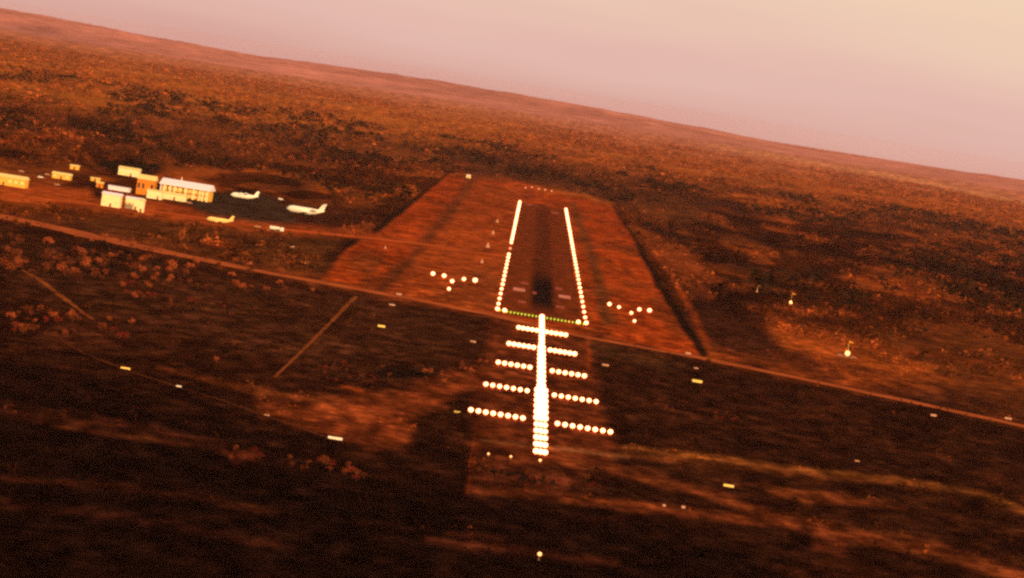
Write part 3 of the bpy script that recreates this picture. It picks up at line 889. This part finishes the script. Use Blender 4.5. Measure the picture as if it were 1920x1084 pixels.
# ================================================================== wind indicators
M_flood = mat('yellow_floodlight_glass', (0.9, 0.7, 0.4), emit=(1.0, 0.28, 0.09), estr=3.6)
def wind_indicator(px, py, hpx, lamp_r, label, ring=True, m=M_flood):
    x, y = ground_at(px, py); q = y / FPX
    h = hpx * q
    t = thing('wind_indicator', (x, y, 0), label, 'windsock', 0, 'wind indicators right of the runway')
    bm = bmesh.new(); bm_tube(bm, [(0, 0, 0), (0, 0, h)], [0.16, 0.09], 8)
    link('mast', mesh_of('mast', bm), M_board_y, t)
    bm = bmesh.new(); bm_tube(bm, [(0.1, 0, h - 0.5), (1.2, 0, h - 0.55), (2.6, 0, h - 1.1)], [0.5, 0.42, 0.22], 10, False)
    link('windsock', mesh_of('windsock', bm), M_sock, t)
    bm = bmesh.new(); bm_ball(bm, (0, -0.6, lamp_r + 0.3), lamp_r, 2)
    link('lamp', mesh_of('lamp', bm), m, t)
    bm = bmesh.new()
    bm_box(bm, -1.0, 1.0, -1.4, 1.0, 0, 0.3)
    link('base', mesh_of('base', bm), M_metal, t)
    if ring:
        bm = bmesh.new()
        k = 32; ra, rb = 3.6, 5.6
        A = [bm.verts.new((ra * math.cos(a), ra * 2.6 * math.sin(a), 0.07)) for a in [2 * math.pi * i / k for i in range(k)]]
        B = [bm.verts.new((rb * math.cos(a), rb * 2.6 * math.sin(a), 0.07)) for a in [2 * math.pi * i / k for i in range(k)]]
        for i in range(k): bm.faces.new((A[i], B[i], B[(i + 1) % k], A[(i + 1) % k]))
        link('ground_ring', mesh_of('ground_ring', bm), M_board_f, t)
M_sock = mat('orange_windsock_cloth', (0.75, 0.30, 0.05))
wind_indicator(1588, 668, 29, 1.45, 'brightly lit windsock mast with a pale ring on the ground')
wind_indicator(1482, 571, 22, 1.2, 'smaller lit windsock mast farther away, left of the bright one', False)
wind_indicator(1419, 549, 14, 0.6, 'faint small mast, farthest left of the lit masts', False, M_pink)

# ================================================================== buildings
M_cream = mat('cream_wall_paint', (0.90, 0.78, 0.46), var=0.08, vscale=0.6)
M_yellow = mat('yellow_wall_paint', (0.80, 0.46, 0.09), var=0.12, vscale=0.6)
M_rustwall = mat('rust_wall_paint', (0.62, 0.22, 0.03), var=0.15, vscale=0.6)
M_roofw = mat('white_sheet_roof', (0.86, 0.80, 0.92), rough=0.5, var=0.06, vscale=1)
M_roofy = mat('pale_yellow_roof', (0.84, 0.66, 0.26), rough=0.6, var=0.1, vscale=1)
M_glass = mat('dark_window_glass', (0.05, 0.03, 0.02), rough=0.15, spec=0.5)
M_lit = mat('lit_window_glass', (0.6, 0.4, 0.2), emit=(1.0, 0.48, 0.10), estr=0.9)
M_door = mat('brown_door', (0.20, 0.08, 0.03))
M_frame = mat('window_frame_paint', (0.6, 0.5, 0.4))

def building(px, py, w, d, h, rz, wall, roof, label, cat='building', rh=1.2, nwin=4, door=True, lit=False, name='building', ov=0.5):
    """px, py: middle of the front wall foot in the photograph"""
    x, y = ground_at(px, py)
    t = thing(name, (x, y, 0), label, cat, rz)
    link('wall', box_mesh('wall', -w / 2, w / 2, 0, d, 0, h), wall, t)
    bm = bmesh.new()
    prism(bm, [(-ov, h + .01), (d + ov, h + .01), (d + ov, h + 0.25), (d / 2, h + rh), (-ov, h + 0.25)], -w / 2 - ov, w / 2 + ov)
    link('roof', mesh_of('roof', bm), roof, t)
    if nwin:
        ww = min(1.8, w / (nwin * 2.0))
        wm = box_mesh('window', -ww / 2, ww / 2, -0.05, -0.003, 0, h * 0.32); wm.materials.append(M_lit if lit else M_glass)
        bm = bmesh.new(); bm_box(bm, -ww / 2 - 0.15, ww / 2 + 0.15, -0.35, -0.003, -0.2, -0.003)
        sm = mesh_of('sill', bm); sm.materials.append(M_frame)
        for i in range(nwin):
            xx = -w / 2 + w * (i + 0.5) / nwin
            if door and i == nwin // 2: continue
            wn = link('window', wm, parent=t, loc=(xx, 0, h * 0.42)); link('sill', sm, parent=wn)
    if door:
        xx = -w / 2 + w * (nwin // 2 + 0.5) / max(nwin, 1) if nwin else 0
        dr = link('door', box_mesh('door', -0.7, 0.7, -0.06, -0.003, 0, 2.3), M_door, t, loc=(xx, 0, 0.02))
    return t

building(6, 347, 30, 14, 5.6, R(-3), M_yellow, M_roofy, 'long low amber building cut off by the left edge', nwin=7, rh=2.2, lit=True)
building(114, 336, 14, 9, 3.4, R(-2), M_yellow, M_roofy, 'yellow shed standing between the long building and dark trees', nwin=3, rh=1.6, lit=True)
building(139, 318, 7, 6, 2.8, 0, M_yellow, M_roofy, 'tiny yellow hut farthest back on the left', nwin=1, rh=1.0)
building(240, 330, 17, 12, 5.6, R(-3), M_cream, M_roofy, 'bright cream block standing alone behind the others', nwin=4, rh=1.6, lit=True)
building(206, 388, 12.6, 10, 8.2, R(-2), M_cream, M_roofw, 'bright cream two-storey block, left of the front pair', nwin=3, rh=1.6, lit=True)
building(249, 393, 11.5, 9, 7.0, R(-3), M_cream, M_roofw, 'bright cream block, right of the front pair', nwin=4, rh=1.4, lit=True)
building(263, 398, 3.6, 4, 8.0, R(-3), M_cream, M_roofy, 'narrow cream tower hut at the corner of the front pair', nwin=1, rh=0.9)
building(270, 366, 13, 12, 11.5, R(-4), M_rustwall, M_roofy, 'tall rust orange building with a yellow roof', nwin=4, rh=3.4)
building(288, 373, 11, 8, 5.8, R(-2), M_cream, M_roofy, 'small bright cream box in front of the terminal', nwin=2, rh=0.9, lit=True)
building(322, 375, 20, 6, 4.2, R(-5), M_cream, M_roofy, 'low cream row shed in front of the terminal', nwin=6, rh=1.4, lit=True)
building(222, 358, 16, 7, 2.6, R(-6), M_roofw, M_roofw, 'pale low carport between the dark trees and rust building', nwin=0, door=False, rh=0.7)
building(186, 352, 5, 5, 3.4, 0, M_rustwall, M_roofy, 'small orange hut left of the pale carport', nwin=1, rh=1.0)
building(178, 340, 7, 5, 2.2, 0, M_yellow, M_roofy, 'tiny yellow lean-to behind the small orange hut', nwin=1, rh=0.7)
building(878, 334, 5.0, 4, 3.6, 0, M_cream, M_roofw, 'white equipment hut past the far end of the cleared strip', nwin=0, rh=0.6)

# terminal: white pitched roof on columns over a lit front
x, y = ground_at(344, 372)
T = thing('terminal', (x, y, 0), 'large terminal with pale mauve pitched roof and glowing columned front', 'terminal', R(-5))
T.scale = (0.87, 0.87, 0.95)
link('wall', box_mesh('wall', -21, 21, 6, 26, 0, 8.4), M_yellow, T)
bm = bmesh.new(); prism(bm, [(-1.5, 8.6), (27.5, 8.6), (27.5, 9.2), (13, 13.4), (-1.5, 9.6)], -22.5, 22.5)
link('roof', mesh_of('roof', bm), M_roofw, T)
link('side_wall', box_mesh('side_wall', -21.6, -21.003, -0.5, 26, 0, 8.6), M_roofw, T)
cm = box_mesh('column', -0.55, 0.55, -0.5, 0.5, 0, 8.6); cm.materials.append(M_cream)
for i, xx in enumerate((-18, -12.5, -9.0, 1.0, 8.0, 13.5, 16.5, 20.2)):
    link('column', cm, parent=T, loc=(xx, 0, 0))
wm = box_mesh('window', -1.5, 1.5, 5.93, 5.997, 0, 2.6); wm.materials.append(M_lit)
fm = bpy.data.meshes.new('frame')
bm = bmesh.new()
for xx in (-1.6, 0, 1.6): bm_box(bm, xx - 0.07, xx + 0.07, 5.88, 5.927, -0.05, 2.65)
fm = mesh_of('frame', bm); fm.materials.append(M_frame)
for i in range(9):
    for zz in ((1.0, 5.0)):
        wn = link('window', wm, parent=T, loc=(-18.6 + i * 4.6, 0, zz)); link('frame', fm, parent=wn)
link('lower_roof', box_mesh('lower_roof', -16, 18, 0.6, 5.8, 4.2, 4.45), M_yellow, T)
bm = bmesh.new(); bm_tube(bm, [(-6, 12, 13.0), (-6, 12, 16)], [0.5, 0.3], 8)
link('roof_mast', mesh_of('roof_mast', bm), M_cream, T)

# ------------------------------------------------------------------ aircraft
M_plane = mat('white_aircraft_paint', (0.88, 0.84, 0.74), rough=0.35, spec=0.5)
M_plane_y = mat('cream_aircraft_paint', (0.86, 0.62, 0.24), rough=0.4)
M_eng = mat('grey_engine_metal', (0.35, 0.30, 0.26), rough=0.4)
M_tyre = mat('black_tyre', (0.02, 0.02, 0.02))
def wing_mesh(name, root, tip, chord_r, chord_t, th, m):
    """root/tip: leading edge points; chord runs along +x"""
    me = bpy.data.meshes.new(name)
    V = []
    for p, c, k in ((root, chord_r, th), (tip, chord_t, th * 0.5)):
        for fx, fz in ((0, 0), (0.3, k), (1, 0), (0.3, -k * 0.6)):
            V.append((p[0] + c * fx, p[1], p[2] + fz))
    me.from_pydata(V, [], [(0, 1, 5, 4), (1, 2, 6, 5), (2, 3, 7, 6), (3, 0, 4, 7), (4, 5, 6, 7), (3, 2, 1, 0)])
    me.materials.append(m); return me
def aircraft(px, py, length, rz, m, label, t_tail=False, jet=True, name='parked_aircraft', span=None, high=False):
    x, y = ground_at(px, py)
    t = thing(name, (x, y, 0), label, 'aircraft', rz)
    s = length; r = 0.088 * s
    zc = r + 0.05 * s
    bm = bmesh.new()
    st = [(-0.5, 0.05, -0.25), (-0.47, 0.45, -0.15), (-0.42, 0.8, -0.03), (-0.34, 1, 0), (0.12, 1, 0), (0.28, 0.75, 0.2), (0.42, 0.4, 0.5), (0.5, 0.12, 0.75)]
    bm_tube(bm, [(a * s, 0, zc + dz * r) for a, _, dz in st], [k * r for _, k, _ in st], 14)
    f = link('fuselage', mesh_of('fuselage', bm), m, t)
    for q in f.data.polygons: q.use_smooth = True
    sp_ = span or s * 0.95
    wz = zc + (r * 0.9 if high else -r * 0.5)
    for sy in (-1, 1):
        link('wing', wing_mesh('wing', (-0.08 * s, sy * r * 0.6, wz), (0.06 * s, sy * sp_ / 2, wz + 0.03 * s), 0.2 * s, 0.07 * s, 0.012 * s, m), parent=t)
        tz = zc + (0.235 * s if t_tail else 0.35 * r)
        link('tailplane', wing_mesh('tailplane', (0.40 * s, sy * 0.1, tz), (0.47 * s, sy * 0.17 * s, tz + 0.01 * s), 0.11 * s, 0.05 * s, 0.006 * s, m), parent=t)
    me = bpy.data.meshes.new('fin'); th = 0.008 * s
    P = [(0.30 * s, zc + 0.3 * r), (0.47 * s, zc + 0.5 * r), (0.53 * s, zc + 0.24 * s), (0.44 * s, zc + 0.24 * s)]
    me.from_pydata([(a, -th, b) for a, b in P] + [(a, th, b) for a, b in P], [],
                   [(3, 2, 1, 0), (4, 5, 6, 7), (0, 1, 5, 4), (1, 2, 6, 5), (2, 3, 7, 6), (3, 0, 4, 7)])
    link('fin', me, m, t)
    for sy in (-1, 1):
        bm = bmesh.new()
        if jet and t_tail: ex, ey, ez = 0.24 * s, sy * r * 1.7, zc + r * 0.4
        else: ex, ey, ez = -0.12 * s, sy * sp_ * 0.2, wz - 0.01 * s
        bm_tube(bm, [(ex - 0.06 * s, ey, ez), (ex - 0.03 * s, ey, ez), (ex + 0.08 * s, ey, ez)], [0.022 * s, 0.028 * s, 0.016 * s], 10)
        link('engine', mesh_of('engine', bm), M_eng if jet else m, t)
    for wx, wy in ((-0.38 * s, 0), (0.04 * s, -0.09 * s), (0.04 * s, 0.09 * s)):
        bm = bmesh.new(); bm_tube(bm, [(wx, wy, 0.02 * s), (wx, wy, zc - r * 0.6)], [0.006 * s, 0.006 * s], 6)
        g = link('landing_gear', mesh_of('landing_gear', bm), M_eng, t)
        bm = bmesh.new(); bm_tube(bm, [(wx, wy - 0.012 * s, 0.02 * s), (wx, wy + 0.012 * s, 0.02 * s)], [0.02 * s, 0.02 * s], 10)
        link('tyre', mesh_of('tyre', bm), M_tyre, g)
    bm = bmesh.new()
    bm_box(bm, -0.465 * s, -0.435 * s, -0.5 * r, 0.5 * r, zc + 0.35 * r, zc + 0.62 * r)
    link('windscreen', mesh_of('windscreen', bm), M_glass, t)
    return t
aircraft(571, 405, 29.5, R(-8), M_plane, 'white jet airliner parked on the right of the apron, tail to the right', t_tail=True)
aircraft(457, 375, 22, R(9), M_plane, 'smaller white aircraft parked on the dark apron right of the terminal', jet=False, high=True, span=19)
aircraft(411, 420, 18, R(2), M_plane_y, 'cream light twin aircraft parked on the taxiway edge', jet=False, span=14)

# ------------------------------------------------------------------ vehicles
def lorry(px, py, rz, label):
    x, y = ground_at(px, py)
    t = thing('fuel_truck', (x, y, 0), label, 'truck', rz)
    bm = bmesh.new(); bm_tube(bm, [(-4.8, 0, 2.1), (-4.6, 0, 2.1), (2.0, 0, 2.1), (2.2, 0, 2.1)], [0.8, 1.15, 1.15, 0.8], 14)
    link('tank', mesh_of('tank', bm), M_plane, t)
    bm = bmesh.new(); prism(bm, [(-1.2, 0.8), (1.2, 0.8), (1.2, 3.2), (-1.2, 3.2)], 2.7, 4.9)
    cab = link('cab', mesh_of('cab', bm), M_plane, t)
    link('windscreen', box_mesh('windscreen', 4.903, 4.95, -1.0, 1.0, 2.0, 3.0), M_glass, cab)
    link('chassis', box_mesh('chassis', -4.8, 4.8, -0.9, 0.9, 0.6, 0.797), M_eng, t)
    for wx in (-3.8, -2.4, 3.6):
        for sy in (-1, 1):
            bm = bmesh.new(); bm_tube(bm, [(wx, sy * 0.85, 0.5), (wx, sy * 1.2, 0.5)], [0.5, 0.5], 12)
            link('wheel', mesh_of('wheel', bm), M_tyre, t)
lorry(518, 434, R(-4), 'white fuel truck standing below the airliner on the taxiway')
def car(px, py, rz, m, label):
    x, y = ground_at(px, py)
    t = thing('parked_car', (x, y, 0), label, 'car', rz, 'cars parked by the airport buildings')
    me = bpy.data.meshes.new('body')
    bm = bmesh.new()
    prof = [(-2.2, 0.35), (2.2, 0.35), (2.25, 0.8), (1.2, 0.95), (0.6, 1.5), (-1.2, 1.5), (-1.9, 0.98), (-2.25, 0.9)]
    A = [bm.verts.new((a, -0.85, b)) for a, b in prof]; B = [bm.verts.new((a, 0.85, b)) for a, b in prof]
    bm.faces.new(A); bm.faces.new(B[::-1])
    for i in range(8): bm.faces.new((A[i], B[i], B[(i + 1) % 8], A[(i + 1) % 8]))
    link('body', mesh_of('body', bm), m, t)
    link('window', box_mesh('window', -1.1, 0.6, -0.88, -0.853, 1.0, 1.4), M_glass, t)
    for wx in (-1.4, 1.4):
        for sy in (-1, 1):
            bm = bmesh.new(); bm_tube(bm, [(wx, sy * 0.7, 0.33), (wx, sy * 0.9, 0.33)], [0.33, 0.33], 10)
            link('wheel', mesh_of('wheel', bm), M_tyre, t)
car(76, 334, 0, M_plane, 'white car right of the long amber building')
car(89, 329, R(10), M_board_f, 'pinkish car between the amber building and the yellow shed')
car(107, 348, R(-10), M_board_f, 'pale car below the yellow shed')
car(40, 323, 0, M_board_f, 'pinkish car behind the long amber building')
car(526, 375, R(20), M_plane, 'white car between the two larger aircraft')
car(483, 427, 0, M_board_f, 'pale car left of the fuel truck')
car(355, 382, R(5), M_board_f, 'pale car on the dark apron under the terminal')

# ================================================================== haze
bm = bmesh.new(); bm_box(bm, -45000, 45000, -6000, 33000, -1.0, 127.0)
M_haze = bpy.data.materials.new('haze_air'); M_haze.use_nodes = True
n, l = M_haze.node_tree.nodes, M_haze.node_tree.links
n.clear()
o_ = n.new('ShaderNodeOutputMaterial'); pv = n.new('ShaderNodeVolumePrincipled')
pv.inputs['Color'].default_value = (0.95, 0.56, 0.60, 1)
pv.inputs['Density'].default_value = 0.6e-5
pv.inputs['Anisotropy'].default_value = 0.0
l.new(pv.outputs[0], o_.inputs['Volume'])
tag(link('haze', mesh_of('haze', bm), M_haze), kind='stuff')
print('trees', n_tree, 'objects', len(S.objects))
